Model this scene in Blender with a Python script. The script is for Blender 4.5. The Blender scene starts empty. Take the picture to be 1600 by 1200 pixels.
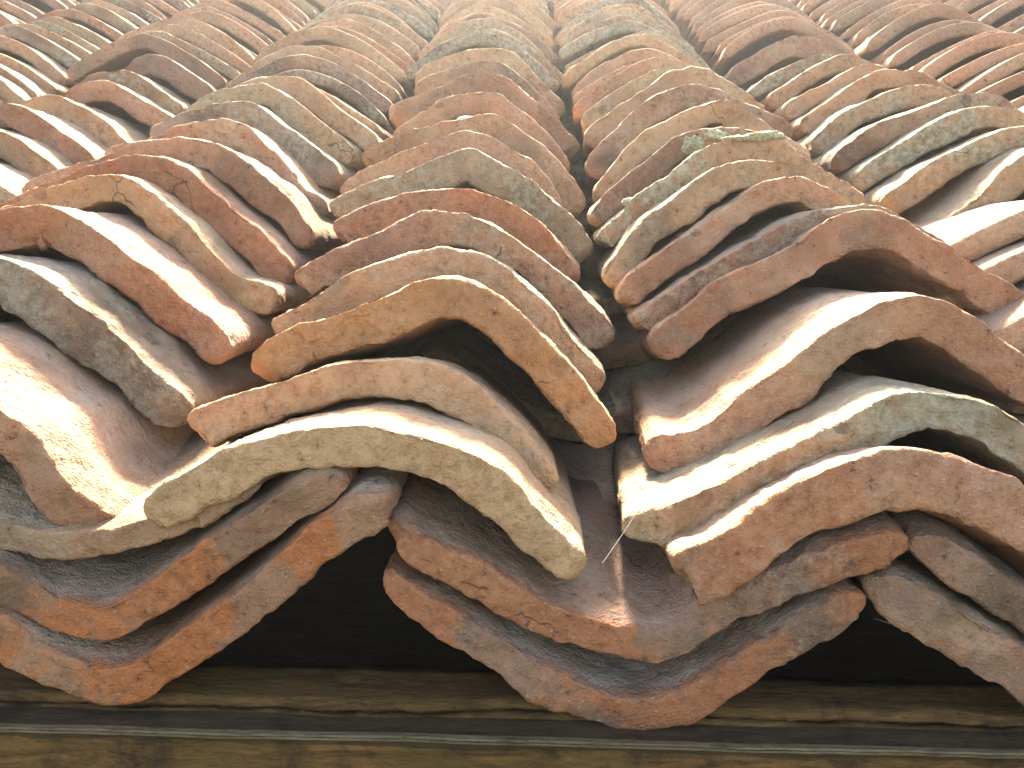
import bpy, math, random
import numpy as np
from mathutils import Matrix, Vector

random.seed(7)
rng = np.random.default_rng(11)
scene = bpy.context.scene
COL = scene.collection
R = math.radians

# ------------------------------------------------------------------ camera, sky, sun
SLOPE = R(25)          # pitch of the roof
FPX = 1330.0           # focal length in pixels of the 1600 px wide photograph
CAM_N = 0.245          # camera height above the plane of the valleys
CAM_Z = 2.60           # camera height above the ground
SUN_ELEV, SUN_AZ = 41.0, -2.0      # degrees; azimuth from straight up the roof towards the right

S_cam = np.array([65.0, 835.0, -1330.0]); S_cam /= np.linalg.norm(S_cam)
e1 = np.array([1.0, 0, 0]); e1 = e1 - e1.dot(S_cam) * S_cam; e1 /= np.linalg.norm(e1)
e2 = np.cross(S_cam, e1)
def eave_slope(phi):
    X = math.cos(phi) * e1 + math.sin(phi) * e2
    p = np.array([0.0, -(1150 - 600) / FPX, -1.0])
    q = p + 0.001 * X
    return math.degrees(math.atan2(-(q[1] / -q[2] - p[1]), q[0] / -q[2] - p[0]))
PHI = min((R(a / 20) for a in range(-200, 200)), key=lambda a: abs(eave_slope(a) - 1.5))
X_cam = math.cos(PHI) * e1 + math.sin(PHI) * e2
N_cam = np.cross(X_cam, S_cam)
A = np.stack([X_cam, S_cam, N_cam], axis=1)          # camera <- roof frame (X eave, S up slope, N normal)
ROOF = Matrix.Rotation(SLOPE, 4, 'X')                 # world <- roof frame
CAM_ROOF = np.array([0.0, 0.0, CAM_N])
ROOF = Matrix.Translation(Vector((0, 0, CAM_Z)) - ROOF @ Vector(CAM_ROOF)) @ ROOF

cam_data = bpy.data.cameras.new('camera')
cam = bpy.data.objects.new('camera', cam_data); COL.objects.link(cam)
rot = ROOF.to_3x3() @ Matrix([list(r) for r in A.T])
cam.matrix_world = Matrix.Translation((0, 0, CAM_Z)) @ rot.to_4x4()
cam_data.sensor_width = 36.0
cam_data.lens = 36.0 * FPX / 1600.0
cam_data.clip_start = 0.01
cam_data.clip_end = 2000.0
scene.camera = cam

world = bpy.data.worlds.new('World'); scene.world = world; world.use_nodes = True
wn = world.node_tree.nodes; wl = world.node_tree.links
sky = wn.new('ShaderNodeTexSky'); sky.sky_type = 'NISHITA'; sky.sun_disc = False
sky.sun_elevation = R(SUN_ELEV); sky.sun_rotation = R(SUN_AZ)
sky.air_density = 1.0; sky.dust_density = 2.5; sky.ozone_density = 0.6
bg = wn['Background']; bg.inputs['Strength'].default_value = 0.105
wl.new(sky.outputs['Color'], bg.inputs['Color'])

sun_data = bpy.data.lights.new('sun', 'SUN'); sun_data.energy = 5.0; sun_data.angle = R(8.0)
sun_data.color = (1.0, 0.97, 0.91)
sun = bpy.data.objects.new('sun', sun_data); COL.objects.link(sun)
sd = Vector((math.sin(R(SUN_AZ)) * math.cos(R(SUN_ELEV)), math.cos(R(SUN_AZ)) * math.cos(R(SUN_ELEV)), math.sin(R(SUN_ELEV))))
sun.rotation_euler = sd.to_track_quat('Z', 'Y').to_euler()
sun.location = sd * 20

scene.view_settings.view_transform = 'Standard'
scene.view_settings.look = 'None'
scene.view_settings.gamma = 1.0
scene.view_settings.exposure = 2.75
scene.view_settings.use_white_balance = True
scene.view_settings.white_balance_temperature = 8300.0
scene.cycles.max_bounces = 3
scene.cycles.diffuse_bounces = 1
scene.cycles.adaptive_threshold = 0.02

# ------------------------------------------------------------------ materials
class NT:
    def __init__(s, name):
        s.m = bpy.data.materials.new(name); s.m.use_nodes = True
        s.t = s.m.node_tree; s.n = s.t.nodes; s.l = s.t.links
        s.b = s.n['Principled BSDF']
    def new(s, typ, **kw):
        n = s.n.new(typ)
        for k, v in kw.items(): setattr(n, k, v)
        return n
    def put(s, sock, v):
        if hasattr(v, 'is_linked') or isinstance(v, bpy.types.NodeSocket): s.l.new(v, sock)
        else: sock.default_value = v
    def noise(s, vec, scale, detail=4, rough=0.55, dist=0.0):
        n = s.new('ShaderNodeTexNoise'); s.put(n.inputs['Vector'], vec)
        n.inputs['Scale'].default_value = scale; n.inputs['Detail'].default_value = detail
        n.inputs['Roughness'].default_value = rough; n.inputs['Distortion'].default_value = dist
        return n.outputs['Fac']
    def ramp(s, fac, lo, hi, a=0.0, b=1.0):
        n = s.new('ShaderNodeMapRange'); n.interpolation_type = 'SMOOTHSTEP'
        s.put(n.inputs['Value'], fac)
        s.put(n.inputs['From Min'], lo); s.put(n.inputs['From Max'], hi)
        s.put(n.inputs['To Min'], a); s.put(n.inputs['To Max'], b)
        return n.outputs['Result']
    def math(s, op, a, b=0.0, c=0.0):
        n = s.new('ShaderNodeMath', operation=op)
        s.put(n.inputs[0], a); s.put(n.inputs[1], b); s.put(n.inputs[2], c)
        return n.outputs[0]
    def mix(s, fac, a, b, mode='MIX'):
        n = s.new('ShaderNodeMix', data_type='RGBA', blend_type=mode)
        s.put(n.inputs[0], fac); s.put(n.inputs[6], a); s.put(n.inputs[7], b)
        return n.outputs[2]
    def attr(s, name):
        return s.new('ShaderNodeAttribute', attribute_type='OBJECT', attribute_name=name)
    def bump(s, height, strength, dist):
        n = s.new('ShaderNodeBump'); n.inputs['Strength'].default_value = strength
        n.inputs['Distance'].default_value = dist
        s.put(n.inputs['Height'], height)
        return n

def clay_material():
    k = NT('weathered_clay')
    tc = k.new('ShaderNodeTexCoord'); oi = k.new('ShaderNodeObjectInfo')
    sh = k.new('ShaderNodeVectorMath', operation='SCALE'); sh.inputs[0].default_value = (7.1, 9.7, 5.3)
    k.l.new(oi.outputs['Random'], sh.inputs['Scale'])
    ad = k.new('ShaderNodeVectorMath', operation='ADD')
    k.l.new(tc.outputs['Object'], ad.inputs[0]); k.l.new(sh.outputs[0], ad.inputs[1])
    v = ad.outputs[0]
    tint = k.attr('tint').outputs['Color']
    lich = k.attr('lichen').outputs['Fac']; soot = k.attr('soot').outputs['Fac']
    raw = k.attr('raw').outputs['Fac']; pale = k.attr('pale').outputs['Fac']
    f1 = k.new('ShaderNodeAttribute', attribute_type='GEOMETRY', attribute_name='wear')
    sep = k.new('ShaderNodeSeparateColor'); k.l.new(f1.outputs['Color'], sep.inputs[0])
    w_soot, w_lich, w_raw, w_pale = sep.outputs[0], sep.outputs[1], sep.outputs[2], f1.outputs['Alpha']
    n_fine = k.noise(v, 190, 4, 0.72)
    n_grit = k.noise(v, 640, 2, 0.7)
    brk = k.math('MULTIPLY', k.math('SUBTRACT', n_fine, 0.5), 0.42)
    def mask(w, lo, hi, amt): return k.math('MULTIPLY', k.ramp(k.math('ADD', w, brk), lo, hi), amt)
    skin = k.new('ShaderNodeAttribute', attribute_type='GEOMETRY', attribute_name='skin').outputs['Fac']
    c = k.mix(k.ramp(w_pale, 0.3, 0.7), tint, k.mix(1.0, tint, (0.80, 0.72, 0.66, 1), 'MULTIPLY'))
    c = k.mix(k.ramp(w_lich, 0.35, 0.75, 0.5, 0.0), c, k.mix(0.5, tint, (0.56, 0.36, 0.22, 1)))
    # paler outer skin: weathered film, plus sunlit white put into the top colour
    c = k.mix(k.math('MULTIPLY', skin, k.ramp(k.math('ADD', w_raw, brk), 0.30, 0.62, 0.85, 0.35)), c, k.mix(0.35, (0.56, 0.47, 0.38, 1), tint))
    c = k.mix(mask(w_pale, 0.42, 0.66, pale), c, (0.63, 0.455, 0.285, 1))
    c = k.mix(mask(w_soot, 0.47, 0.68, soot), c, (0.135, 0.092, 0.066, 1))
    c = k.mix(mask(w_raw, 0.42, 0.54, k.math('MULTIPLY', raw, k.math('SUBTRACT', 1.0, k.math('MULTIPLY', skin, 0.8)))), c, (0.47, 0.155, 0.058, 1))
    l1 = k.ramp(k.math('ADD', k.math('ADD', w_lich, brk), k.math('MULTIPLY', lich, 0.15)), 0.56, 0.70)
    l2 = k.mix(k.ramp(n_fine, 0.30, 0.70), (0.26, 0.235, 0.155, 1), (0.43, 0.405, 0.30, 1))
    lm = k.math('MULTIPLY', l1, k.ramp(lich, 0.0, 0.6, 0.0, 0.85))
    c = k.mix(lm, c, l2)
    # a few hairline cracks
    ve = k.new('ShaderNodeTexVoronoi', feature='DISTANCE_TO_EDGE'); ve.inputs['Scale'].default_value = 24
    wv = k.new('ShaderNodeVectorMath', operation='MULTIPLY_ADD')
    nz = k.new('ShaderNodeTexNoise'); k.l.new(v, nz.inputs['Vector']); nz.inputs['Scale'].default_value = 70; nz.inputs['Detail'].default_value = 2
    k.l.new(nz.outputs['Color'], wv.inputs[0]); wv.inputs[1].default_value = (0.012, 0.012, 0.012); k.l.new(v, wv.inputs[2])
    k.l.new(wv.outputs[0], ve.inputs['Vector'])
    crack = k.math('MULTIPLY', k.ramp(ve.outputs['Distance'], 0.003, 0.015, 1.0, 0.0), k.ramp(w_raw, 0.69, 0.73))
    c = k.mix(k.math('MULTIPLY', crack, 0.7), c, (0.05, 0.038, 0.03, 1))
    c = k.mix(k.ramp(n_fine, 0.30, 0.64, 0.55, 0.0), c, k.mix(1.0, c, (0.52, 0.44, 0.40, 1), 'MULTIPLY'))
    c = k.mix(k.ramp(n_grit, 0.60, 0.78, 0.0, 0.40), c, (0.70, 0.58, 0.46, 1))
    # small dark pits where the fine noise bottoms out
    pit = k.ramp(n_fine, 0.29, 0.37, 1.0, 0.0)
    c = k.mix(k.math('MULTIPLY', pit, 0.75), c, (0.055, 0.042, 0.035, 1))
    k.l.new(c, k.b.inputs['Base Color'])
    k.b.inputs['Roughness'].default_value = 0.93
    k.b.inputs['Specular IOR Level'].default_value = 0.2
    h = k.math('ADD', k.math('MULTIPLY', k.noise(v, 190, 3, 0.72), 1.3), k.math('MULTIPLY', k.noise(v, 640, 1, 0.7), 0.5))
    bp = k.bump(h, 1.0, 0.0020)
    k.l.new(bp.outputs[0], k.b.inputs['Normal'])
    return k.m

def wood_material(name, dark, light, green, soot=0.5):
    k = NT(name)
    tc = k.new('ShaderNodeTexCoord')
    mp = k.new('ShaderNodeMapping'); mp.inputs['Scale'].default_value = (0.16, 1, 1)
    k.l.new(tc.outputs['Object'], mp.inputs['Vector']); v = mp.outputs[0]
    o = tc.outputs['Object']
    g1 = k.noise(v, 150, 8, 0.78, 1.0); g2 = k.noise(v, 620, 5, 0.75)
    c = k.mix(k.ramp(g1, 0.32, 0.68), dark, light)
    c = k.mix(k.ramp(k.noise(o, 16, 5, 0.65, 0.4), 0.50, 0.68, 0.0, 0.7), c, green)
    c = k.mix(k.ramp(g2, 0.5, 0.7, 0.0, 0.6), c, (0.02, 0.014, 0.009, 1))
    c = k.mix(k.ramp(k.noise(o, 38, 5, 0.7, 0.4), 0.5, 0.7, 0.0, soot), c, (0.025, 0.018, 0.012, 1))
    k.l.new(c, k.b.inputs['Base Color'])
    k.b.inputs['Roughness'].default_value = 0.9; k.b.inputs['Specular IOR Level'].default_value = 0.2
    h = k.math('ADD', g1, k.math('MULTIPLY', g2, 0.6))
    k.l.new(k.bump(h, 0.9, 0.002).outputs[0], k.b.inputs['Normal'])
    return k.m

def plain_material(name, c1, c2, scale, rough=0.9, bump=0.003):
    k = NT(name); tc = k.new('ShaderNodeTexCoord')
    n = k.noise(tc.outputs['Object'], scale, 6, 0.65)
    k.l.new(k.mix(k.ramp(n, 0.35, 0.65), c1, c2), k.b.inputs['Base Color'])
    k.b.inputs['Roughness'].default_value = rough
    k.l.new(k.bump(n, 0.6, bump).outputs[0], k.b.inputs['Normal'])
    return k.m

CLAY = clay_material()
WOOD_TOP = wood_material('weathered_board', (0.070, 0.038, 0.016, 1), (0.25, 0.132, 0.048, 1), (0.12, 0.078, 0.026, 1), 0.7)
WOOD_LIT = wood_material('lit_edge_wood', (0.13, 0.095, 0.055, 1), (0.27, 0.205, 0.125, 1), (0.14, 0.12, 0.07, 1), 0.35)  # pale wood stands for light caught on the ledge board's edge
WOOD_SHADED = wood_material('shaded_ledge_wood', (0.045, 0.029, 0.017, 1), (0.11, 0.070, 0.038, 1), (0.07, 0.050, 0.025, 1))  # dark wood stands for the shade under the upper board
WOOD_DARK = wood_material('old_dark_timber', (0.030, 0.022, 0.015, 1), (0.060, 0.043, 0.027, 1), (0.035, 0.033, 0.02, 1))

# ------------------------------------------------------------------ noise for mesh relief
def _hash(ix, iy, iz, seed):
    h = (ix.astype(np.int64) * 374761393 + iy.astype(np.int64) * 668265263 + iz.astype(np.int64) * 2147483647 + seed * 974711) & 0xFFFFFFFF
    h = ((h ^ (h >> 13)) * 1274126177) & 0xFFFFFFFF
    h = (h ^ (h >> 16)) & 0xFFFFFFFF
    h = (h * 2246822519) & 0xFFFFFFFF
    return ((h ^ (h >> 15)) & 0xFFFFFF) / float(0xFFFFFF) * 2 - 1
def vnoise(p, seed):
    i = np.floor(p).astype(np.int64); f = p - i; f = f * f * (3 - 2 * f)
    out = 0
    for dx in (0, 1):
        wx = f[:, 0] if dx else 1 - f[:, 0]
        for dy in (0, 1):
            wy = f[:, 1] if dy else 1 - f[:, 1]
            for dz in (0, 1):
                wz = f[:, 2] if dz else 1 - f[:, 2]
                out = out + wx * wy * wz * _hash(i[:, 0] + dx, i[:, 1] + dy, i[:, 2] + dz, seed)
    return out

def make_mesh(name, verts, quads, mat, smooth=True, wear=None, skin=None):
    me = bpy.data.meshes.new(name)
    verts = np.asarray(verts, dtype=np.float32); quads = np.asarray(quads, dtype=np.int32)
    me.vertices.add(len(verts)); me.vertices.foreach_set('co', verts.ravel())
    k = quads.shape[1]
    me.loops.add(quads.size); me.loops.foreach_set('vertex_index', quads.ravel())
    me.polygons.add(len(quads))
    me.polygons.foreach_set('loop_start', np.arange(0, quads.size, k, dtype=np.int32))
    me.polygons.foreach_set('loop_total', np.full(len(quads), k, dtype=np.int32))
    me.update(calc_edges=True)
    me.polygons.foreach_set('use_smooth', np.full(len(quads), smooth))
    if wear is not None:
        at = me.attributes.new('wear', 'FLOAT_COLOR', 'POINT'); at.data.foreach_set('color', wear.astype(np.float32).ravel())
    if skin is not None:
        at = me.attributes.new('skin', 'FLOAT', 'POINT'); at.data.foreach_set('value', skin.astype(np.float32))
    me.materials.append(mat)
    me.validate()
    return me

def fbm(p, f, seed, oct=4, gain=0.55):
    a, t, o = 1.0, 0.0, 0.0
    for i in range(oct):
        o = o + a * vnoise(p * f + 13.7 * i, seed + i); t += a; a *= gain; f *= 2.05
    return o / t
def wear_fields(V, seed, oct=4):
    """soot, lichen, raw clay and lime film: irregular patches, centred on 0.5"""
    p = V + np.array([seed * 0.731, seed * 0.377, seed * 0.911])
    fs = ((17, 41), (21, 51), (20, 61), (15, 71))
    W = np.stack([np.clip(0.5 + 0.55 * fbm(p, f, sd, oct, 0.62), 0, 1) for f, sd in fs], axis=1)
    # round lichen rings and dark drip stains near the exposed end
    rs = np.random.default_rng(seed * 7 + 3)
    near = np.flatnonzero((V[:, 1] < 0.05))
    if len(near) == 0 or len(V) > 60000: return W
    for ch, cnt, rmin, rmax in ((1, rs.integers(0, 7), 0.0025, 0.009), (0, rs.integers(0, 6), 0.002, 0.006)):
        for _ in range(cnt):
            c = V[rs.choice(near)]; r = rs.uniform(rmin, rmax)
            d = np.linalg.norm(V - c, axis=1) / r
            W[:, ch] = np.maximum(W[:, ch], 0.86 * np.clip((1.25 - d) / 0.5, 0, 1))
    return W

def spline(pts, n):
    """smooth resampling of a polyline to n points evenly by arc length"""
    p = np.asarray(pts, float)
    p = np.vstack([2 * p[0] - p[1], p, 2 * p[-1] - p[-2]])
    out = []
    for i in range(1, len(p) - 2):
        a, b, c, d = p[i - 1], p[i], p[i + 1], p[i + 2]
        t = np.linspace(0, 1, 16, endpoint=False)[:, None]
        out.append(0.5 * ((2 * b) + (-a + c) * t + (2 * a - 5 * b + 4 * c - d) * t ** 2 + (-a + 3 * b - 3 * c + d) * t ** 3))
    out.append(p[-2][None]); q = np.vstack(out)
    for _ in range(10): q[1:-1] = 0.25 * q[:-2] + 0.5 * q[1:-1] + 0.25 * q[2:]
    s = np.concatenate([[0], np.cumsum(np.linalg.norm(np.diff(q, axis=0), axis=1))])
    # a little denser at the two tips
    w = np.linspace(0, 1, n); w = 0.75 * w + 0.25 * (0.5 - 0.5 * np.cos(math.pi * w))
    u = w * s[-1]
    return np.stack([np.interp(u, s, q[:, 0]), np.interp(u, s, q[:, 1])], axis=1)

def tile_mesh(name, pts, thick, length, seed, lod, rough=1.0, taper=0.10, tipw=0.55):
    """A hand-made half-round tile. pts: the upper arris of its lower end in (x, q); the tile runs along local y."""
    nu, ntop, nfr, nbot = {0: (150, 24, 11, 14), 1: (84, 12, 7, 6), 2: (48, 6, 5, 3), 3: (16, 2, 3, 2)}[lod]
    c = spline(pts, nu)
    tan = np.gradient(c, axis=0); tan /= np.linalg.norm(tan, axis=1)[:, None]
    nor = np.stack([-tan[:, 1], tan[:, 0]], axis=1)
    arc = np.concatenate([[0], np.cumsum(np.linalg.norm(np.diff(c, axis=0), axis=1))])
    tot = arc[-1]
    dend = np.minimum(arc, tot - arc)
    w = tipw * thick
    f = np.clip(dend / w, 0, 1); f = np.sqrt(np.clip(1 - (1 - f) ** 2, 0, 1)); f = 0.06 + 0.94 * f
    r1 = np.array([seed * 1.37, 3.1, 7.7])
    un = np.stack([arc * 1.0, arc * 0, arc * 0], axis=1)
    # uneven thickness and ragged lower end along the width
    th = thick * (1 + 0.13 * rough * vnoise(un * 28 + r1, 1) + 0.06 * rough * vnoise(un * 90 + r1, 2))
    rag = rough * (0.0022 * vnoise(un * 22 + r1 + 9, 3) + 0.0012 * vnoise(un * 75 + r1 + 5, 4) + 0.0007 * vnoise(un * 240 + r1, 14))
    chipn = vnoise(un * 34 + r1 + 21, 5)
    rtop = np.clip(0.0013 + (0.0050 * np.clip(chipn - 0.12, 0, 1) + 0.0025 * np.clip(vnoise(un * 150 + r1 + 4, 15) - 0.2, 0, 1)) * rough, 0.0015, 0.45 * thick)
    rbot = np.full(nu, min(0.0022, 0.3 * thick))
    # loop in (l, h)
    def col(l, h): return np.broadcast_to(l, (nu,)).astype(float), np.broadcast_to(h, (nu,)).astype(float)
    Ls, Hs = [], []
    lt = np.concatenate([[length], 0.075 + (length - 0.075) * np.array([0.45, 0.12]), np.linspace(0.07, 0.004, ntop)]) if ntop > 3 else np.linspace(length, 0.01, ntop + 1)
    for l in lt:
        a, b = col(l, 0.0); Ls.append(np.maximum(a, rtop + 0.0003)); Hs.append(b)
    na = 5 if lod == 0 else (3 if lod < 3 else 2)
    for t in np.linspace(0, math.pi / 2, na):
        Ls.append(rtop * (1 - math.sin(t))); Hs.append(rtop * (1 - math.cos(t)))
    for t in np.linspace(0, 1, nfr)[1:-1]:
        Ls.append(np.zeros(nu)); Hs.append(rtop + t * (th - rtop - rbot))
    for t in np.linspace(0, math.pi / 2, max(2, na - 1)):
        Ls.append(rbot * (1 - math.cos(t))); Hs.append(th - rbot * (1 - math.sin(t)))
    lb = np.concatenate([np.linspace(0.005, 0.09, nbot), [length]]) if nbot > 2 else np.linspace(0.01, length, nbot)
    for l in lb:
        a, b = col(l, 0.0); Ls.append(a); Hs.append(th + b)
    Lm = np.stack(Ls, axis=1); Hm = np.stack(Hs, axis=1)               # nu x m
    m = Lm.shape[1]
    Hm = th[:, None] / 2 + (Hm - th[:, None] / 2) * f[:, None]
    fade = np.clip(1 - Lm / 0.05, 0, 1)
    Lm = Lm + (rag[:, None] + (1 - f[:, None]) * 0.5 * thick) * fade
    k = 1 - taper * (Lm / length)
    xm = 0.5 * (c[0, 0] + c[-1, 0]); qm = min(c[0, 1], c[-1, 1]) if c[nu // 2, 1] > c[0, 1] else c[:, 1].max()
    X = xm + (c[:, 0:1] - xm) * k - Hm * nor[:, 0:1]
    Q = qm + (c[:, 1:2] - qm) * k - Hm * nor[:, 1:2]
    # slight sag along the length
    P = np.stack([X, Lm, Q], axis=2)
    if lod < 3:
        du = np.gradient(P, axis=0); dv = np.roll(P, -1, 1) - np.roll(P, 1, 1)
        nrm = np.cross(dv.reshape(-1, 3), du.reshape(-1, 3)); ln = np.linalg.norm(nrm, axis=1); ln[ln < 1e-12] = 1
        nrm = nrm / ln[:, None]
        ctr = np.stack([(c[:, 0] - th / 2 * nor[:, 0])[:, None] * np.ones((1, m)), np.full((nu, m), 0.05), (c[:, 1] - th / 2 * nor[:, 1])[:, None] * np.ones((1, m))], 2).reshape(-1, 3)
        V = P.reshape(-1, 3)
        # outward check on the front face columns
        fr = (Lm < 0.001).reshape(-1)
        if (nrm[fr, 1]).mean() > 0: nrm = -nrm
        d = rough * (0.0011 * vnoise(V * 38 + r1, 6) + 0.0008 * vnoise(V * 105 + r1, 7))
        # flaked layers: thin ledges where the clay has split off
        lv = vnoise(V * np.array([26, 30, 75]) + r1 + 11, 12) + 0.35 * vnoise(V * 120 + r1, 13)
        d = d - rough * 0.0007 * np.clip((lv - 0.12) / 0.10, 0, 1) * np.exp(-(Lm.reshape(-1) / 0.03) ** 2)
        if lod < 2: d = d + rough * (0.00050 * vnoise(V * 260 + r1, 8))
        if lod == 0: d = d + rough * 0.00036 * vnoise(V * 560 + r1, 9)
        # scooped chips on the broken end
        ch = np.clip(vnoise(V * np.array([42, 42, 60]) + r1 + 3, 10) - 0.30, 0, 1)
        edge = np.exp(-(Lm.reshape(-1) / 0.012) ** 2)
        d = d - rough * 0.0034 * ch * edge
        V = V + nrm * d[:, None]
        P = V.reshape(nu, m, 3)
    V = P.reshape(-1, 3)
    idx = np.arange(nu * m).reshape(nu, m)
    a = idx[:-1]; b = idx[1:]
    q = np.stack([a, np.roll(a, -1, 1), np.roll(b, -1, 1), b], axis=2).reshape(-1, 4)
    # close the two tips with a centre vertex
    c0 = P[0].mean(0); c1 = P[-1].mean(0)
    V = np.vstack([V, c0, c1]); i0, i1 = nu * m, nu * m + 1
    h = m // 2 * 2
    capA = np.stack([np.full(m // 2, i0), idx[0, np.arange(0, h, 2)], idx[0, (np.arange(0, h, 2) + 1) % m], idx[0, (np.arange(0, h, 2) + 2) % m]], 1)[:, ::-1]
    capB = np.stack([np.full(m // 2, i1), idx[-1, np.arange(0, h, 2)], idx[-1, (np.arange(0, h, 2) + 1) % m], idx[-1, (np.arange(0, h, 2) + 2) % m]], 1)
    q = np.vstack([q, capA, capB])
    # 1 on the paler outer skin, 0 on the broken lower end and the underside
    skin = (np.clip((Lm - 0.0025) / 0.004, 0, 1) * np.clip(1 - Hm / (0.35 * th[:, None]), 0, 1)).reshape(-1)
    return V, q, np.concatenate([skin, [0, 0]])

# ------------------------------------------------------------------ the roof
roof = bpy.data.objects.new('tiled_roof', None); COL.objects.link(roof)
roof.matrix_world = ROOF
roof['label'] = 'weathered terracotta barrel tile roof above a worn wooden eave board'
roof['category'] = 'roof'; roof['kind'] = 'thing'

def child(name, me, local):
    o = bpy.data.objects.new(name, me); COL.objects.link(o)
    o.parent = roof; o.matrix_basis = local
    return o

TONES = {  # tint, lichen, soot, raw, pale
    'brick':  ((0.45, 0.200, 0.120), 0.00, 0.30, 0.40, 0.12),
    'cream':  ((0.56, 0.345, 0.190), 0.00, 0.36, 0.20, 0.45),
    'tan':    ((0.50, 0.305, 0.185), 0.03, 0.42, 0.22, 0.45),
    'salmon': ((0.49, 0.265, 0.172), 0.00, 0.45, 0.25, 0.35),
    'red':    ((0.41, 0.185, 0.120), 0.00, 0.45, 0.30, 0.22),
    'orange': ((0.55, 0.275, 0.115), 0.00, 0.22, 0.20, 0.30),  # warm glow of bounced light put into the tint
    'purple': ((0.28, 0.165, 0.130), 0.14, 0.66, 0.20, 0.30),
    'grey':   ((0.26, 0.205, 0.165), 0.28, 0.80, 0.08, 0.30),
    'lichen': ((0.44, 0.30, 0.19), 0.90, 0.40, 0.15, 0.35),
    'olive':  ((0.38, 0.28, 0.175), 0.26, 0.50, 0.18, 0.45),
    'pan':    ((0.32, 0.145, 0.090), 0.05, 0.62, 0.85, 0.08),
    'panpurple': ((0.23, 0.125, 0.098), 0.10, 0.62, 0.55, 0.12),
}
KEYS = list(TONES)
def paint(o, tone, jit=0.06):
    t, li, so, ra, pa = TONES[tone]
    g = 1 + random.uniform(-jit, jit) * 1.5; h = random.uniform(-jit, jit)
    o['tint'] = [min(1, t[0] * g), min(1, t[1] * g * (1 + h)), min(1, t[2] * g * (1 + 1.6 * h))]
    o['lichen'] = max(0.0, li + random.uniform(0.0, .16)); o['soot'] = max(0.0, so + random.uniform(-.12, .15))
    o['raw'] = ra; o['pale'] = max(0.0, pa + random.uniform(-.1, .1))

def ray(px, py):
    d = A.T @ np.array([(px - 800) / FPX, -(py - 600) / FPX, -1.0])
    return d
def hit_n(px, py, n=0.0):
    d = ray(px, py); t = (n - CAM_N) / d[2]
    return t * d[0], t * d[1]
def to_front(px, py, s, tau):
    T = np.array([0, math.cos(tau), -math.sin(tau)]); Q = np.array([0, math.sin(tau), math.cos(tau)])
    P0 = np.array([0, s, -CAM_N]); d = ray(px, py)
    t = P0.dot(T) / d.dot(T); P = t * d
    return P[0], (P - P0).dot(Q), t
def frame(x, s, n, tau):
    """local y runs up the tile, which dips into the roof by tau"""
    c, sn = math.cos(tau), math.sin(tau)
    return Matrix(((1, 0, 0, x), (0, c, sn, s), (0, -sn, c, n), (0, 0, 0, 1)))

PITCH = 0.214
def complete(pts, width=0.188):
    """finish the side of a tile that the photograph hides"""
    p = [tuple(q) for q in pts]
    xs = [q[0] for q in p]
    need = width - (max(xs) - min(xs))
    if need > 0.012:
        ia = max(range(len(p)), key=lambda i: p[i][1])
        right = (p[-1][1] - p[0][1]) > 0 or (xs[-1] - p[ia][0]) < (p[ia][0] - xs[0])
        steps = max(2, int(need / 0.014))
        if right:
            x, q = p[-1]; sl = (p[-1][1] - p[-3][1]) / max(1e-4, p[-1][0] - p[-3][0])
            for i in range(steps):
                goal = -0.85 if i < steps - 2 else -0.6
                sl += (goal - sl) * 0.5; x += need / steps; q += sl * need / steps; p.append((x, q))
        else:
            x, q = p[0]; sl = (p[2][1] - p[0][1]) / max(1e-4, p[2][0] - p[0][0])
            for i in range(steps):
                goal = 0.85 if i < steps - 2 else 0.6
                sl += (goal - sl) * 0.5; x -= need / steps; q -= sl * need / steps; p.insert(0, (x, q))
    return p

seedc = [1]
TOWER = {}
HANDLE = {}
def traced(col, s, px_pts, tpx, tone, tau, lod=0, label=None, length=0.26, name='cover_tile', fill=True, rough=1.0, tipw=0.55):
    pts = []; ts = []
    for x, y in px_pts:
        a, b, t = to_front(x, y, s, tau); pts.append((a, b)); ts.append(t)
    thick = 1.09 * tpx * float(np.mean(ts)) / FPX
    if fill: pts = complete(pts)
    x0 = 0.5 * (pts[0][0] + pts[-1][0])
    pts = [(a - x0, b) for a, b in pts]
    seedc[0] += 1
    V, q, sk = tile_mesh(name, pts, thick, length, seedc[0], lod, 1.1 * rough, tipw=tipw)
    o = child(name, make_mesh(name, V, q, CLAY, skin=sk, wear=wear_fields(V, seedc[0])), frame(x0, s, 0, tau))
    paint(o, tone)
    if label: o['label'] = label
    HANDLE[(col, len(TOWER.get(col, [])))] = (o, x0, s, tau)
    TOWER.setdefault(col, []).append((s, x0, pts[0][1], pts[-1][1], max(b for a, b in pts)))
    return o

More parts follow.
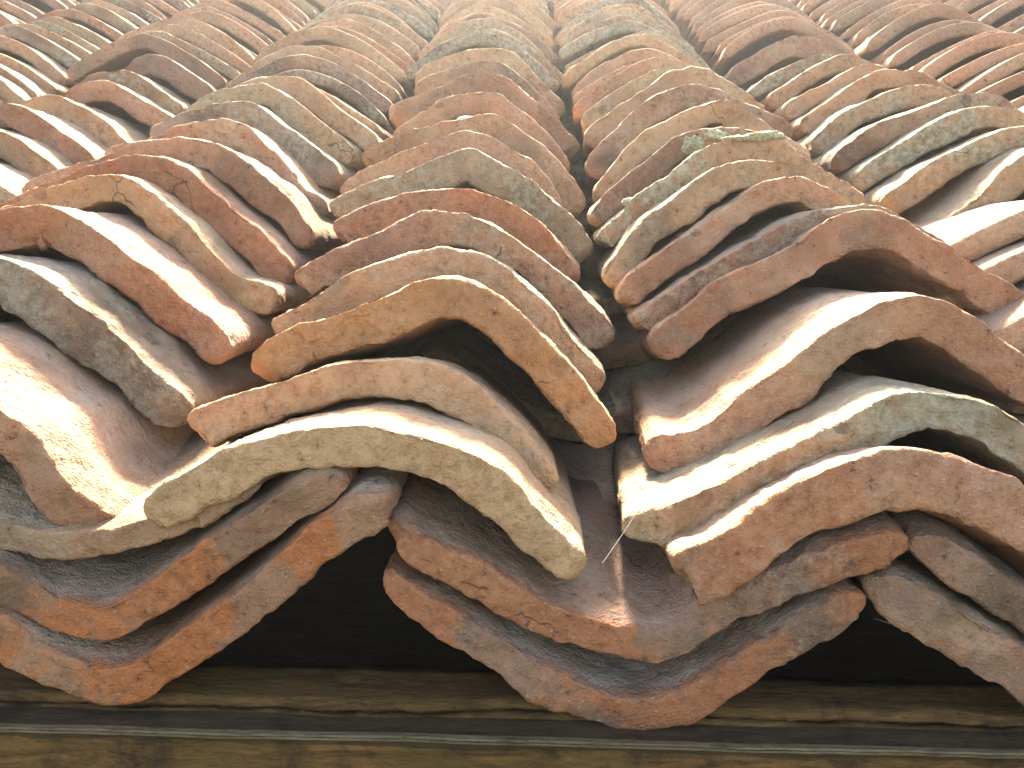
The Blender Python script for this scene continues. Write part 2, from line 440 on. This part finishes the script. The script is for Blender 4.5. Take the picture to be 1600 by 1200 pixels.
EXEC_TRACES = True
C0 = [
 ([(203,810),(222,780),(285,737),(345,705),(400,686),(455,672),(520,664),(570,663),(620,673),(690,690),(745,712),(800,748),(850,800),(895,845),(935,885)], 60, 'cream', 'thick cream coloured cover tile lowest in the middle column at the eave'),
 ([(280,655),(300,640),(350,620),(410,602),(470,585),(520,566),(580,560),(640,562),(690,572),(735,597),(780,632),(820,670),(855,712),(885,755)], 54, 'tan', 'cream and ochre cover tile second up in the middle column'),
 ([(375,582),(395,545),(440,517),(500,497),(560,477),(605,458),(650,438),(695,431),(745,441),(800,475),(850,525),(900,578),(945,635),(975,690)], 58, 'orange', 'cover tile tinted with a warm orange bounce glow, arching over a dark gap in the middle column'),
 ([(415,515),(432,495),(490,460),(540,430),(600,406),(650,391),(700,388),(750,395),(800,425),(850,468),(890,515),(930,562),(962,600)], 50, 'tan', None),
 ([(444,438),(455,422),(485,406),(535,385),(585,363),(625,343),(655,332),(705,331),(755,341),(800,370),(850,405),(900,447),(945,488),(975,530)], 48, 'purple', 'dark purple cover tile with a pale lichened crown in the middle column'),
 ([(508,368),(518,347),(548,331),(592,313),(642,300),(700,292),(752,299),(805,318),(845,348),(875,378),(900,408),(918,432)], 46, 'brick', None),
 ([(499,328),(510,315),(545,298),(585,281),(640,263),(690,243),(735,228),(785,254),(830,280),(875,318),(910,355),(938,392)], 46, 'olive', 'cover tile with a pointed grey-green crown in the middle column'),
 ([(521,302),(532,288),(565,265),(612,244),(662,222),(712,205),(762,211),(805,232),(840,258),(865,290),(882,325)], 32, 'salmon', None),
 ([(556,256),(566,236),(610,213),(670,192),(720,186),(760,175),(790,181),(827,213),(857,237),(887,270),(912,304),(924,328)], 42, 'tan', None),
 ([(602,214),(628,193),(665,171),(690,153),(732,142),(768,140),(795,156),(825,182),(856,208),(886,245),(898,270)], 34, 'salmon', None),
 ([(597,182),(614,162),(655,145),(692,132),(726,116),(759,113),(790,120),(817,138),(844,162),(881,196),(905,223),(911,240)], 36, 'salmon', None),
 ([(640,138),(672,118),(709,105),(746,94),(783,96),(807,111),(834,138),(857,159),(884,196)], 28, 'purple', None),
 ([(641,125),(665,101),(705,84),(739,76),(783,76),(807,84),(827,105),(854,132),(891,169)], 30, 'tan', None),
]
C1 = [
 ([(1036,882),(1055,862),(1100,848),(1140,822),(1190,785),(1255,748),(1320,722),(1380,706),(1430,703),(1485,711),(1545,730),(1600,754),(1670,800),(1730,850),(1785,905)], 80, 'brick', 'smooth terracotta red cover tile with cracks lowest in the right column at the eave'),
 ([(994,792),(1010,797),(1060,783),(1110,760),(1165,735),(1230,703),(1290,675),(1340,648),(1385,622),(1440,609),(1495,614),(1545,628),(1600,656),(1670,705),(1725,755),(1770,805)], 62, 'olive', 'pale olive stained cover tile second up in the right column'),
 ([(1025,668),(1062,680),(1120,650),(1160,615),(1205,585),(1245,555),(1290,520),(1335,490),(1385,468),(1435,462),(1475,468),(1525,493),(1575,527),(1620,560),(1680,610),(1730,660)], 62, 'salmon', 'salmon cover tile with a broad sunlit flank in the right column'),
 ([(1005,522),(1040,500),(1090,463),(1115,440),(1180,412),(1230,383),(1275,352),(1310,336),(1355,328),(1405,336),(1460,366),(1510,396),(1550,421),(1600,456),(1660,500),(1710,545)], 54, 'salmon', 'cover tile raised over a wide black gap in the right column'),
 ([(980,510),(990,493),(1030,466),(1080,430),(1130,400),(1200,361),(1250,335),(1310,322),(1365,319),(1400,330),(1450,360),(1500,392)], 40, 'purple', None),
 ([(957,472),(965,452),(985,426),(1012,408),(1080,360),(1120,330),(1170,296),(1205,280),(1250,275),(1282,286),(1315,306),(1350,322),(1400,350)], 40, 'salmon', None),
 ([(931,438),(948,412),(968,388),(988,358),(1012,334),(1060,300),(1110,266),(1150,250),(1185,247),(1230,250),(1275,257),(1310,275),(1340,295),(1368,316)], 46, 'tan', None),
 ([(925,376),(930,367),(948,348),(972,329),(1000,300),(1045,273),(1080,242),(1112,222),(1150,215),(1200,214),(1232,225),(1265,247),(1310,278)], 36, 'lichen', 'cover tile crusted with pale green lichen in the right column'),
 ([(914,345),(925,324),(960,291),(988,268),(1022,240),(1058,213),(1100,201),(1160,197),(1200,205),(1235,222),(1280,250)], 36, 'purple', None),
 ([(920,300),(952,264),(972,238),(1000,210),(1036,190),(1065,174),(1096,161),(1128,153),(1155,161),(1190,182),(1225,207)], 36, 'tan', None),
 ([(906,262),(925,238),(945,215),(962,202),(992,170),(1026,143),(1062,131),(1090,128),(1116,135),(1146,146),(1205,175),(1250,205)], 38, 'purple', None),
 ([(905,219),(925,192),(969,162),(1013,132),(1043,110),(1070,104),(1085,101),(1114,108),(1138,125),(1180,155)], 32, 'tan', None),
]
CM1 = [
 ([(-530,710),(-480,650),(-420,600),(-350,552),(-280,520),(-210,510),(-150,525),(-90,560),(-40,602),(0,640),(40,668),(70,705),(110,757),(150,787),(175,802),(195,806)], 60, 'salmon', 'salmon cover tile lowest in the left column, lit along its lower rim'),
 ([(-330,560),(-300,520),(-240,470),(-180,430),(-120,400),(-60,392),(0,400),(40,415),(75,435),(110,465),(155,500),(195,535),(235,575),(270,607),(305,628)], 66, 'grey', 'rough grey weathered cover tile with a white sunlit flank in the left column'),
 ([(-235,470),(-210,440),(-160,400),(-100,360),(-50,338),(0,326),(40,320),(68,318),(95,328),(135,352),(170,372),(205,400),(250,437),(290,472),(330,500),(355,525),(372,545)], 54, 'brick', None),
 ([(-160,420),(-120,385),(-60,345),(0,322),(50,302),(100,284),(150,272),(185,272),(215,288),(260,322),(300,356),(340,400),(370,430),(400,440),(440,452)], 42, 'cream', 'yellow cream cover tile arched over a dark opening in the left column'),
 ([(-60,345),(0,315),(50,290),(95,275),(135,260),(172,246),(215,239),(255,246),(290,262),(315,282),(350,312),(400,352),(425,375),(445,398),(468,410)], 46, 'red', None),
 ([(20,290),(70,270),(120,252),(170,240),(207,222),(250,215),(292,213),(332,221),(366,241),(402,266),(432,288),(455,312),(478,345),(500,370)], 42, 'salmon', None),
 ([(150,235),(200,222),(246,211),(290,190),(325,184),(356,186),(390,200),(415,224),(442,250),(465,278),(485,300),(515,312)], 38, 'salmon', None),
 ([(221,212),(243,192),(287,172),(337,162),(372,156),(403,163),(435,189),(467,209),(500,236),(538,268)], 42, 'grey', 'slate grey lichened cover tile in the left column'),
 ([(281,176),(314,149),(361,135),(405,130),(434,139),(464,160),(500,188),(535,213),(562,236)], 34, 'olive', None),
 ([(340,145),(388,125),(429,115),(469,121),(506,148),(538,175),(570,197),(596,218)], 32, 'tan', None),
]
CM2 = [
 ([(-300,330),(-240,270),(-180,238),(-130,228),(-80,238),(-40,258),(0,278),(20,287),(32,300),(42,314)], 40, 'red', None),
 ([(-230,290),(-170,230),(-110,196),(-60,188),(-30,193),(0,204),(20,211),(50,230),(75,250),(95,268),(112,280)], 38, 'olive', None),
 ([(-150,240),(-100,190),(-50,165),(0,159),(22,162),(51,175),(78,192),(111,216),(135,233),(157,250)], 38, 'red', None),
 ([(-20,200),(5,178),(30,162),(54,150),(88,148),(105,155),(135,169),(165,189),(189,212)], 36, 'tan', None),
 ([(94,145),(121,130),(152,125),(179,130),(209,145),(236,162),(272,180)], 30, 'salmon', None),
 ([(132,123),(162,111),(196,109),(223,120),(256,145),(289,164)], 28, 'olive', None),
 ([(192,105),(216,88),(236,84),(267,93),(304,118),(339,140)], 30, 'purple', None),
]
C2 = [
 ([(1545,402),(1552,385),(1577,364),(1605,346),(1650,318),(1700,300),(1740,298),(1790,315),(1850,360),(1900,410)], 40, 'grey', None),
 ([(1462,352),(1480,340),(1520,311),(1545,290),(1570,265),(1600,240),(1640,220),(1685,214),(1730,230),(1780,265),(1830,310)], 40, 'olive', None),
 ([(1372,312),(1390,296),(1425,275),(1450,255),(1500,232),(1550,210),(1590,196),(1630,195),(1670,210),(1720,250),(1770,300)], 36, 'olive', None),
 ([(1330,273),(1364,250),(1397,229),(1431,209),(1465,189),(1505,169),(1543,163),(1576,165),(1610,180),(1660,220),(1700,255)], 36, 'lichen', None),
 ([(1293,250),(1316,229),(1347,206),(1384,186),(1424,172),(1472,155),(1499,145),(1532,142),(1566,148),(1600,170)], 34, 'purple', None),
 ([(1264,216),(1289,199),(1323,169),(1364,152),(1404,135),(1441,131),(1472,135),(1500,148)], 32, 'olive', None),
 ([(1244,187),(1276,169),(1316,142),(1357,115),(1391,106),(1431,108),(1465,121)], 30, 'tan', None),
 ([(1220,165),(1256,145),(1296,125),(1330,105),(1364,96),(1395,106)], 26, 'tan', None),
 ([(1197,150),(1235,125),(1279,98),(1310,84),(1337,86),(1370,100)], 26, 'tan', None),
 ([(1168,137),(1208,113),(1239,98),(1276,84),(1300,82)], 24, 'grey', None),
 ([(1133,111),(1154,98),(1195,74),(1229,57),(1256,54),(1290,64),(1323,79)], 30, 'purple', None),
]
TAU = R(23)
def lay(col, rows, tip, taus=None):
    last = None
    for i, (pts, t, tone, label) in enumerate(rows):
        if tip == 'B': s = 0.5 * (hit_n(*pts[0])[1] + hit_n(*pts[-1])[1])
        elif tip == 'L': s = hit_n(*pts[0])[1]
        else: s = hit_n(*pts[-1])[1]
        if last is not None: s = max(s, last + 0.026)
        last = s
        tau = TAU
        if taus and i in taus: tau = R(taus[i])
        lod = 0 if s < 0.62 else 1
        traced(col, s, pts, t, tone, tau, lod, label)
lay(0, C0, 'B', {0: 25, 1: 29, 2: 26}); lay(1, C1, 'L', {0: 33, 1: 26, 3: 29}); lay(-1, CM1, 'R', {0: 25, 1: 25})
lay(-2, CM2, 'R'); lay(2, C2, 'L')

# the pan tiles that show at the eave
S0 = TOWER[0][0][0]
PANS = [
 ([(625,885),(645,915),(700,945),(760,985),(820,1020),(880,1055),(940,1082),(1000,1090),(1060,1078),(1110,1050),(1160,1020),(1210,990),(1270,955),(1320,925),(1358,915)], 56, S0 - 0.007, 'lowest pan tile in the middle valley, broken at its right end'),
 ([(620,800),(640,822),(690,850),(745,878),(800,908),(860,945),(910,963),(970,977),(1030,985),(1080,962),(1130,927),(1200,893),(1265,866),(1330,843),(1390,826),(1440,828)], 54, S0 - 0.004, 'upper pan tile in the middle valley with orange broken patches'),
 ([(-340,850),(-260,880),(-180,915),(-90,940),(0,965),(40,995),(80,1015),(140,1037),(190,1040),(240,1015),(300,970),(360,930),(440,860),(500,808),(550,778),(600,762),(628,765)], 60, S0 - 0.007, 'bright orange pan tile lowest in the left valley'),
 ([(-330,760),(-260,790),(-170,830),(-80,860),(0,890),(50,915),(100,938),(150,948),(200,928),(270,880),(330,837),(400,792),(450,757),(500,735),(540,730)], 56, S0 - 0.002, None),
 ([(-300,700),(-200,750),(-100,790),(0,820),(60,830),(110,832),(160,825),(220,810),(280,785),(340,750),(400,715)], 44, S0 + 0.008, None),
 ([(1370,885),(1410,895),(1460,920),(1510,955),(1560,985),(1610,1015),(1680,1055),(1760,1080),(1840,1080),(1920,1040),(2000,985),(2090,925),(2150,890)], 74, S0 - 0.007, None),
 ([(1440,822),(1480,838),(1530,868),(1580,905),(1640,945),(1720,985),(1800,1005),(1880,990),(1960,950),(2060,890),(2150,850)], 58, S0 - 0.003, None),
]
for i, (pts, t, s, label) in enumerate(PANS):
    traced('pan', s, pts, t, ('panpurple', 'panpurple', 'pan', 'pan', 'tan', 'purple', 'purple')[i], R(19), 0, label, 0.16, 'pan_tile', False, tipw=1.5)

# ------------------------------------------------------------------ the remaining tiles, column by column
def cover_profile(w, rise, asym, peak):
    """arched section, a rounded gable with slightly flared feet"""
    u = np.linspace(-1, 1, 17)
    y = (1 - np.abs(u - asym * (1 - u * u)) ** (1.45 + peak))
    y = rise * (0.88 * y + 0.12 * (1 - np.abs(u)))
    return [(a * w / 2, b) for a, b in zip(u, y)]
FARMIX = ['salmon'] * 6 + ['tan'] * 7 + ['red'] * 2 + ['purple'] * 4 + ['olive'] * 5 + ['lichen'] * 1 + ['grey'] * 3 + ['cream'] * 3
def in_view(x, s, n, m=60):
    P = np.array([x, s, n]) - CAM_ROOF; c = A @ P
    if c[2] > -0.02: return False
    px = 800 + FPX * c[0] / -c[2]; py = 600 - FPX * c[1] / -c[2]
    return -m < px < 1600 + m and -m < py < 1200 + m
cx = {}
for k in (-2, -1, 0, 1, 2):
    t = TOWER[k]; cx[k] = (0.0, float(np.mean([a[1] for a in t[-4:]])))
def centre(k):
    if -2 <= k <= 2: return cx[k][1]
    return cx[2][1] + (k - 2) * PITCH if k > 2 else cx[-2][1] + (k + 2) * PITCH
stuffV, stuffQ, stuffS, nst = [], [], [], 0
n_cover = sum(len(TOWER[k]) for k in (-2, -1, 0, 1, 2))
S_END = 3.2
for k in range(-11, 12):
    done = sorted(a[0] for a in TOWER.get(k, []))
    s_list = []
    if done:
        s = done[0] - 0.05
        while s > S0 - 0.01: s_list.append(s); s -= random.uniform(0.040, 0.056)
        s = done[-1] + 0.045
    else:
        s = S0 + random.uniform(-.006, .006)
    while s < S_END:
        s_list.append(s); s += random.choice((0.038, 0.042, 0.045, 0.048, 0.053)) * random.uniform(0.9, 1.1)
    for s in s_list:
        w = 0.5 * (centre(k + 1) - centre(k - 1)) * random.uniform(0.92, 1.02); rise = random.uniform(0.046, 0.060)
        x = centre(k) - 0.030 * max(0.0, s - 0.8) + random.gauss(0, 0.0035); roll = random.gauss(-3.0, 1.0)
        th = random.uniform(0.014, 0.0195)
        n = random.gauss(0.004, 0.0022)
        prof = cover_profile(w, rise, random.gauss(0, 0.07), random.uniform(-0.1, 0.5))
        ca, sa = math.cos(R(roll)), math.sin(R(roll))
        prof = [(a * ca - b * sa, a * sa + b * ca) for a, b in prof]
        tau = TAU + R(random.gauss(0, 0.8))
        seedc[0] += 1
        seen = any(in_view(x + dx, s, hn) for dx in (-w / 2, 0, w / 2) for hn in (0.0, rise))
        if seen and n_cover < 298:
            n_cover += 1
            lod = 1 if s < 0.9 else 2
            V, q, sk = tile_mesh('cover_tile', prof, th, 0.22, seedc[0], lod, 0.8)
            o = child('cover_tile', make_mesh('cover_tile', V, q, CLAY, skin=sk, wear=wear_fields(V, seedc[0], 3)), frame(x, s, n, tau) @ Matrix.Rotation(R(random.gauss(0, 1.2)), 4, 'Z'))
            paint(o, random.choice(FARMIX))
        else:
            V, q, sk = tile_mesh('cover_tile', prof, th, 0.22, seedc[0], 3, 0.0)
            M = np.array(frame(x, s, n, tau))
            stuffV.append(V @ M[:3, :3].T + M[:3, 3]); stuffQ.append(q + nst); stuffS.append(sk); nst += len(V)
def pan_profile(w, depth):
    u = np.linspace(-1, 1, 13)
    return [(a * w / 2, -depth * (1 - abs(a) ** 1.8)) for a in u]
# eave pans of the valleys to either side of the frame
for k in list(range(-10, -2)) + list(range(2, 10)):
    xv = 0.5 * (centre(k) + centre(k + 1))
    for j, (ds, dn) in enumerate(((-0.006, -0.040), (-0.003, -0.012))):
        V, q, sk = tile_mesh('pan_tile', pan_profile(0.215, 0.052), 0.018, 0.16, 1500 + 9 * k + j, 2, 0.9, tipw=1.5)
        M = np.array(frame(xv + random.gauss(0, .004), S0 + ds, dn + random.gauss(0, .003), R(19)))
        stuffV.append(V @ M[:3, :3].T + M[:3, 3]); stuffQ.append(q + nst); stuffS.append(sk); nst += len(V)
if stuffV:
    SV = np.vstack(stuffV); me = make_mesh('distant_tiles', SV, np.vstack(stuffQ), CLAY, skin=np.concatenate(stuffS), wear=wear_fields(SV, 5, 2))
    o = child('distant_tiles', me, Matrix.Identity(4)); o['kind'] = 'stuff'; paint(o, 'salmon')

# pan tiles further up the valleys
def pan_profile(w, depth):
    u = np.linspace(-1, 1, 13)
    return [(a * w / 2, -depth * (1 - abs(a) ** 1.8)) for a in u]
for k in range(-4, 4):
    xv = 0.5 * (centre(k) + centre(k + 1))
    rows = np.arange(S0 + (0.125 if k in (-2, -1, 0, 1) else 0.04), 1.7 if -2 <= k <= 1 else 0.9, 0.085)
    for j, s in enumerate(rows):
        if not any(in_view(xv + dx, s, -0.02) for dx in (-.05, 0, .05)): continue
        V, q, sk = tile_mesh('pan_tile', pan_profile(0.2, 0.05), 0.017, 0.22, 900 + 40 * k + j, 1 if s < 0.6 else 2)
        seedc[0] += 1
        o = child('pan_tile', make_mesh('pan_tile', V, q, CLAY, skin=sk, wear=wear_fields(V, seedc[0], 3)), frame(xv, s, -0.022, R(16)))
        paint(o, random.choice(['purple', 'grey', 'purple', 'olive']))

# ------------------------------------------------------------------ eave boards, deck
UP = np.array([0, math.sin(SLOPE), math.cos(SLOPE)])      # vertical in the roof frame
FW = np.array([0, math.cos(SLOPE), -math.sin(SLOPE)])     # horizontal, into the building
def to_vertical(px, py, s):
    P0 = np.array([0, s, -CAM_N]); d = ray(px, py); t = P0.dot(FW) / d.dot(FW)
    P = t * d + CAM_ROOF
    return P
def board(name, mat, P, depth, height, x0, x1, seed, wav=0.0015, nx=260, label=None, rad=0.003, tilt=0.0):
    """a worn plank along the eave; P is the upper front edge in the roof frame"""
    xs = np.linspace(x0, x1, nx)
    loop = []
    for a, b in [(0, 0)]: pass
    r = min(rad, 0.2 * height)
    prof = [(depth, 0), (depth * .8, 0), (depth * .6, 0), (depth * .42, 0), (depth * .27, 0), (2.2 * r, 0), (r, 0), (0.3 * r, -0.3 * r), (0, -r), (0, -2.2 * r), (0, -height * .35), (0, -height * .7), (0, -height + r), (r, -height), (depth * .5, -height), (depth, -height)]
    prof = np.array(prof); m = len(prof)
    V = np.zeros((nx, m, 3))
    for j, (a, b) in enumerate(prof):
        V[:, j] = P[None] * np.array([0, 1, 1]) + FW * a + UP * (b + a * tilt)
        V[:, j, 0] = xs
    F = V.reshape(-1, 3)
    d = wav * vnoise(F * np.array([14, 30, 30]) + seed, 31) + 0.5 * wav * vnoise(F * np.array([60, 60, 60]) + seed, 32) + 0.3 * wav * vnoise(F * np.array([200, 90, 90]) + seed, 33)
    d2 = wav * vnoise(F * np.array([22, 30, 30]) + seed + 5, 34) + 0.4 * wav * vnoise(F * np.array([120, 90, 90]) + seed, 35)
    F = F + d[:, None] * UP + d2[:, None] * FW
    idx = np.arange(nx * m).reshape(nx, m); a = idx[:-1]; b = idx[1:]
    q = np.stack([a, b, np.roll(b, -1, 1), np.roll(a, -1, 1)], axis=2).reshape(-1, 4)
    # end caps
    h = m // 2
    cap = [(idx[e, i], idx[e, i + 1], idx[e, m - 2 - i], idx[e, m - 1 - i]) for e in (0, -1) for i in range(h - 1)]
    q = np.vstack([q, np.array(cap)])
    o = child(name, make_mesh(name, F, q, mat), Matrix.Identity(4))
    if label: o['label'] = label
    return o
SF = S0 + 0.008
Pa = to_vertical(800, 1097, SF)
Pa_b = to_vertical(800, 1138, SF)
hA = float((Pa - Pa_b).dot(UP))
board('fascia_board', WOOD_TOP, Pa, 0.030, hA, -1.6, 1.8, 3.0, 0.0016, 700, 'rough olive brown board under the lowest tiles', 0.004)
Pb = to_vertical(800, 1153, SF - 0.017)
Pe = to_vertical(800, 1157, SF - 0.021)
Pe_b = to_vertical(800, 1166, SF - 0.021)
Pc = to_vertical(800, 1170, SF - 0.018)
board('ledge_board', WOOD_SHADED, Pb, 0.060, 0.010, -1.6, 1.8, 8.0, 0.0006, 400, 'ledge board coloured dark for the shade under the rough eave board', 0.001)
board('lit_ledge_edge', WOOD_LIT, Pe, 0.0036, float((Pe - Pe_b).dot(UP)), -1.6, 1.8, 5.0, 0.0004, 600, 'front edge of the ledge board, coloured pale to look lit', 0.0008)  # separate strip added as the ledge board's lit edge
board('fascia_board', WOOD_TOP, Pc, 0.025, 0.16, -1.6, 1.8, 6.0, 0.0010, 500, 'wide lower eave board stained green', 0.002)

# deck planks under the tiles and closing timber
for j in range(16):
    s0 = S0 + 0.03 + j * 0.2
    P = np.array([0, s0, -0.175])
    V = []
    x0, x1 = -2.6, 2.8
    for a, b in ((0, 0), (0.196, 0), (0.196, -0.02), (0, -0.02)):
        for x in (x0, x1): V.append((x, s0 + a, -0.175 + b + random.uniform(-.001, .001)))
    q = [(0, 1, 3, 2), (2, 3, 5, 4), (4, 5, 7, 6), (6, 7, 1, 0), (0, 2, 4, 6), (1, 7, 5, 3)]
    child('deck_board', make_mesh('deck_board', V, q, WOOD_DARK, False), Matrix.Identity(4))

# ------------------------------------------------------------------ house wall and ground (below the frame)
def box_obj(name, mn, mx, mat):
    x0, y0, z0 = mn; x1, y1, z1 = mx
    V = [(x0, y0, z0), (x1, y0, z0), (x1, y1, z0), (x0, y1, z0), (x0, y0, z1), (x1, y0, z1), (x1, y1, z1), (x0, y1, z1)]
    q = [(0, 3, 2, 1), (4, 5, 6, 7), (0, 1, 5, 4), (1, 2, 6, 5), (2, 3, 7, 6), (3, 0, 4, 7)]
    o = bpy.data.objects.new(name, make_mesh(name, V, q, mat, False)); COL.objects.link(o); return o
PLASTER = plain_material('old_plaster', (0.42, 0.36, 0.27, 1), (0.55, 0.48, 0.38, 1), 6)
EARTH = plain_material('short_grass_and_soil', (0.035, 0.050, 0.018, 1), (0.085, 0.075, 0.040, 1), 3.0, 0.95, 0.02)
wall = box_obj('house_wall', (-2.6, 0.55, 0.0), (2.8, 3.2, 2.25), PLASTER)
wall['label'] = 'plain plastered house wall below the tiled eave'; wall['category'] = 'wall'; wall['kind'] = 'thing'
V = [(-25, -25, 0), (25, -25, 0), (25, 25, 0), (-25, 25, 0)]
g = bpy.data.objects.new('ground', make_mesh('ground', V, [(0, 1, 2, 3)], EARTH, False)); COL.objects.link(g); g['kind'] = 'structure'

# ------------------------------------------------------------------ small growths, chips and spider threads
LICHEN = plain_material('lichen_crust', (0.20, 0.20, 0.11, 1), (0.48, 0.47, 0.34, 1), 420, 0.95, 0.002)
LIME = plain_material('lime_mortar', (0.62, 0.58, 0.50, 1), (0.78, 0.74, 0.66, 1), 180, 0.9, 0.001)
def lump(name, key, px, py, r, mat, seed, amp=0.35, freq=330, label=None, y=0.005):
    """a small crusty growth sitting on the lower end of one tile"""
    o, x0, s_, tau = HANDLE[key]
    x, q, t = to_front(px, py, s_, tau)
    nu, nv = 28, 16
    u = np.linspace(0, 2 * math.pi, nu, endpoint=False); w = np.linspace(0, math.pi, nv)
    U, W = np.meshgrid(u, w, indexing='ij')
    D = np.stack([np.cos(U) * np.sin(W), np.sin(U) * np.sin(W), np.cos(W)], 2).reshape(-1, 3)
    V = D * np.array(r)
    V = V * (1 + amp * fbm(V + seed, freq, 80 + seed, 3)[:, None])
    V = V + np.array([x - x0, y, q])
    idx = np.arange(nu * nv).reshape(nu, nv); b = np.roll(idx, -1, 0)
    qd = np.stack([idx[:, :-1], b[:, :-1], b[:, 1:], idx[:, 1:]], 2).reshape(-1, 4)
    m = bpy.data.objects.new(name, make_mesh(name, V, qd, mat)); COL.objects.link(m); m.parent = o
    if label: m['label'] = label
lump('lichen_clump', (1, 8), 1083, 226, (0.012, 0.010, 0.0075), LICHEN, 1, 0.5)
lump('lichen_clump', (1, 8), 1113, 213, (0.014, 0.010, 0.0060), LICHEN, 2, 0.5)
lump('lichen_clump', (1, 7), 1198, 213, (0.014, 0.010, 0.0038), LICHEN, 3, 0.5)
lump('lichen_clump', (1, 7), 1160, 216, (0.014, 0.009, 0.0026), LICHEN, 4, 0.5)
lump('lichen_clump', (1, 7), 988, 316, (0.007, 0.006, 0.0038), LICHEN, 5, 0.5)
lump('mortar_chip', (0, 8), 731, 187, (0.0100, 0.003, 0.0042), LIME, 6, 0.25, 160, 'small white flake caught on the crown of the tile')

k = NT('spider_silk'); k.b.inputs['Base Color'].default_value = (0.75, 0.75, 0.75, 1); k.b.inputs['Roughness'].default_value = 0.4
SILK = k.m
def thread(pa, pb, sa, sb, sag, label, radius=0.00009):
    def at(p, s):
        d = ray(*p); return d * (s / d[1]) + CAM_ROOF
    a, b = at(pa, sa), at(pb, sb)
    n = 14; t = np.linspace(0, 1, n)[:, None]
    C = a * (1 - t) + b * t; C[:, 2] -= (sag * 4 * t * (1 - t))[:, 0]
    ax = b - a; ax /= np.linalg.norm(ax); e = np.cross(ax, [0.3, 0.2, 1.0]); e /= np.linalg.norm(e); g_ = np.cross(ax, e)
    ring = [(e * math.cos(2 * math.pi * i / 5) + g_ * math.sin(2 * math.pi * i / 5)) * radius for i in range(5)]
    V = np.array([c + r for c in C for r in ring]); i = np.arange(n * 5).reshape(n, 5)
    q = np.stack([i[:-1], np.roll(i[:-1], -1, 1), np.roll(i[1:], -1, 1), i[1:]], 2).reshape(-1, 4)
    org = V[0].copy()
    o = bpy.data.objects.new('spider_thread', make_mesh('spider_thread', V - org, q, SILK)); COL.objects.link(o)
    o.matrix_world = ROOF @ Matrix.Translation(Vector(org))
    o['label'] = label; o['category'] = 'cobweb'; o['group'] = 'spider threads between the eave tiles'
thread((941, 880), (997, 797), S0 + 0.004, S0 + 0.026, 0.0006, 'fine spider thread in the valley right of the cream eave tile')
thread((1366, 966), (1462, 992), S0 + 0.004, S0 + 0.004, 0.0008, 'faint spider thread across the dark opening beside the middle pan tiles')


# ------------------------------------------------------------------ lens glare over the far tiles, built as an added scattering volume
hm = bpy.data.materials.new('lens_glare'); hm.use_nodes = True
for n_ in list(hm.node_tree.nodes):
    if n_.type != 'OUTPUT_MATERIAL': hm.node_tree.nodes.remove(n_)
pv = hm.node_tree.nodes.new('ShaderNodeVolumePrincipled')
pv.inputs['Color'].default_value = (0.82, 0.91, 1.0, 1); pv.inputs['Density'].default_value = 0.015
pv.inputs['Anisotropy'].default_value = 0.8
hm.node_tree.links.new(pv.outputs[0], hm.node_tree.nodes['Material Output'].inputs['Volume'])
hz = box_obj('glare_volume', (-26.0, -26.0, -1.0), (26.0, 26.0, 4.4), hm); hz['kind'] = 'stuff'
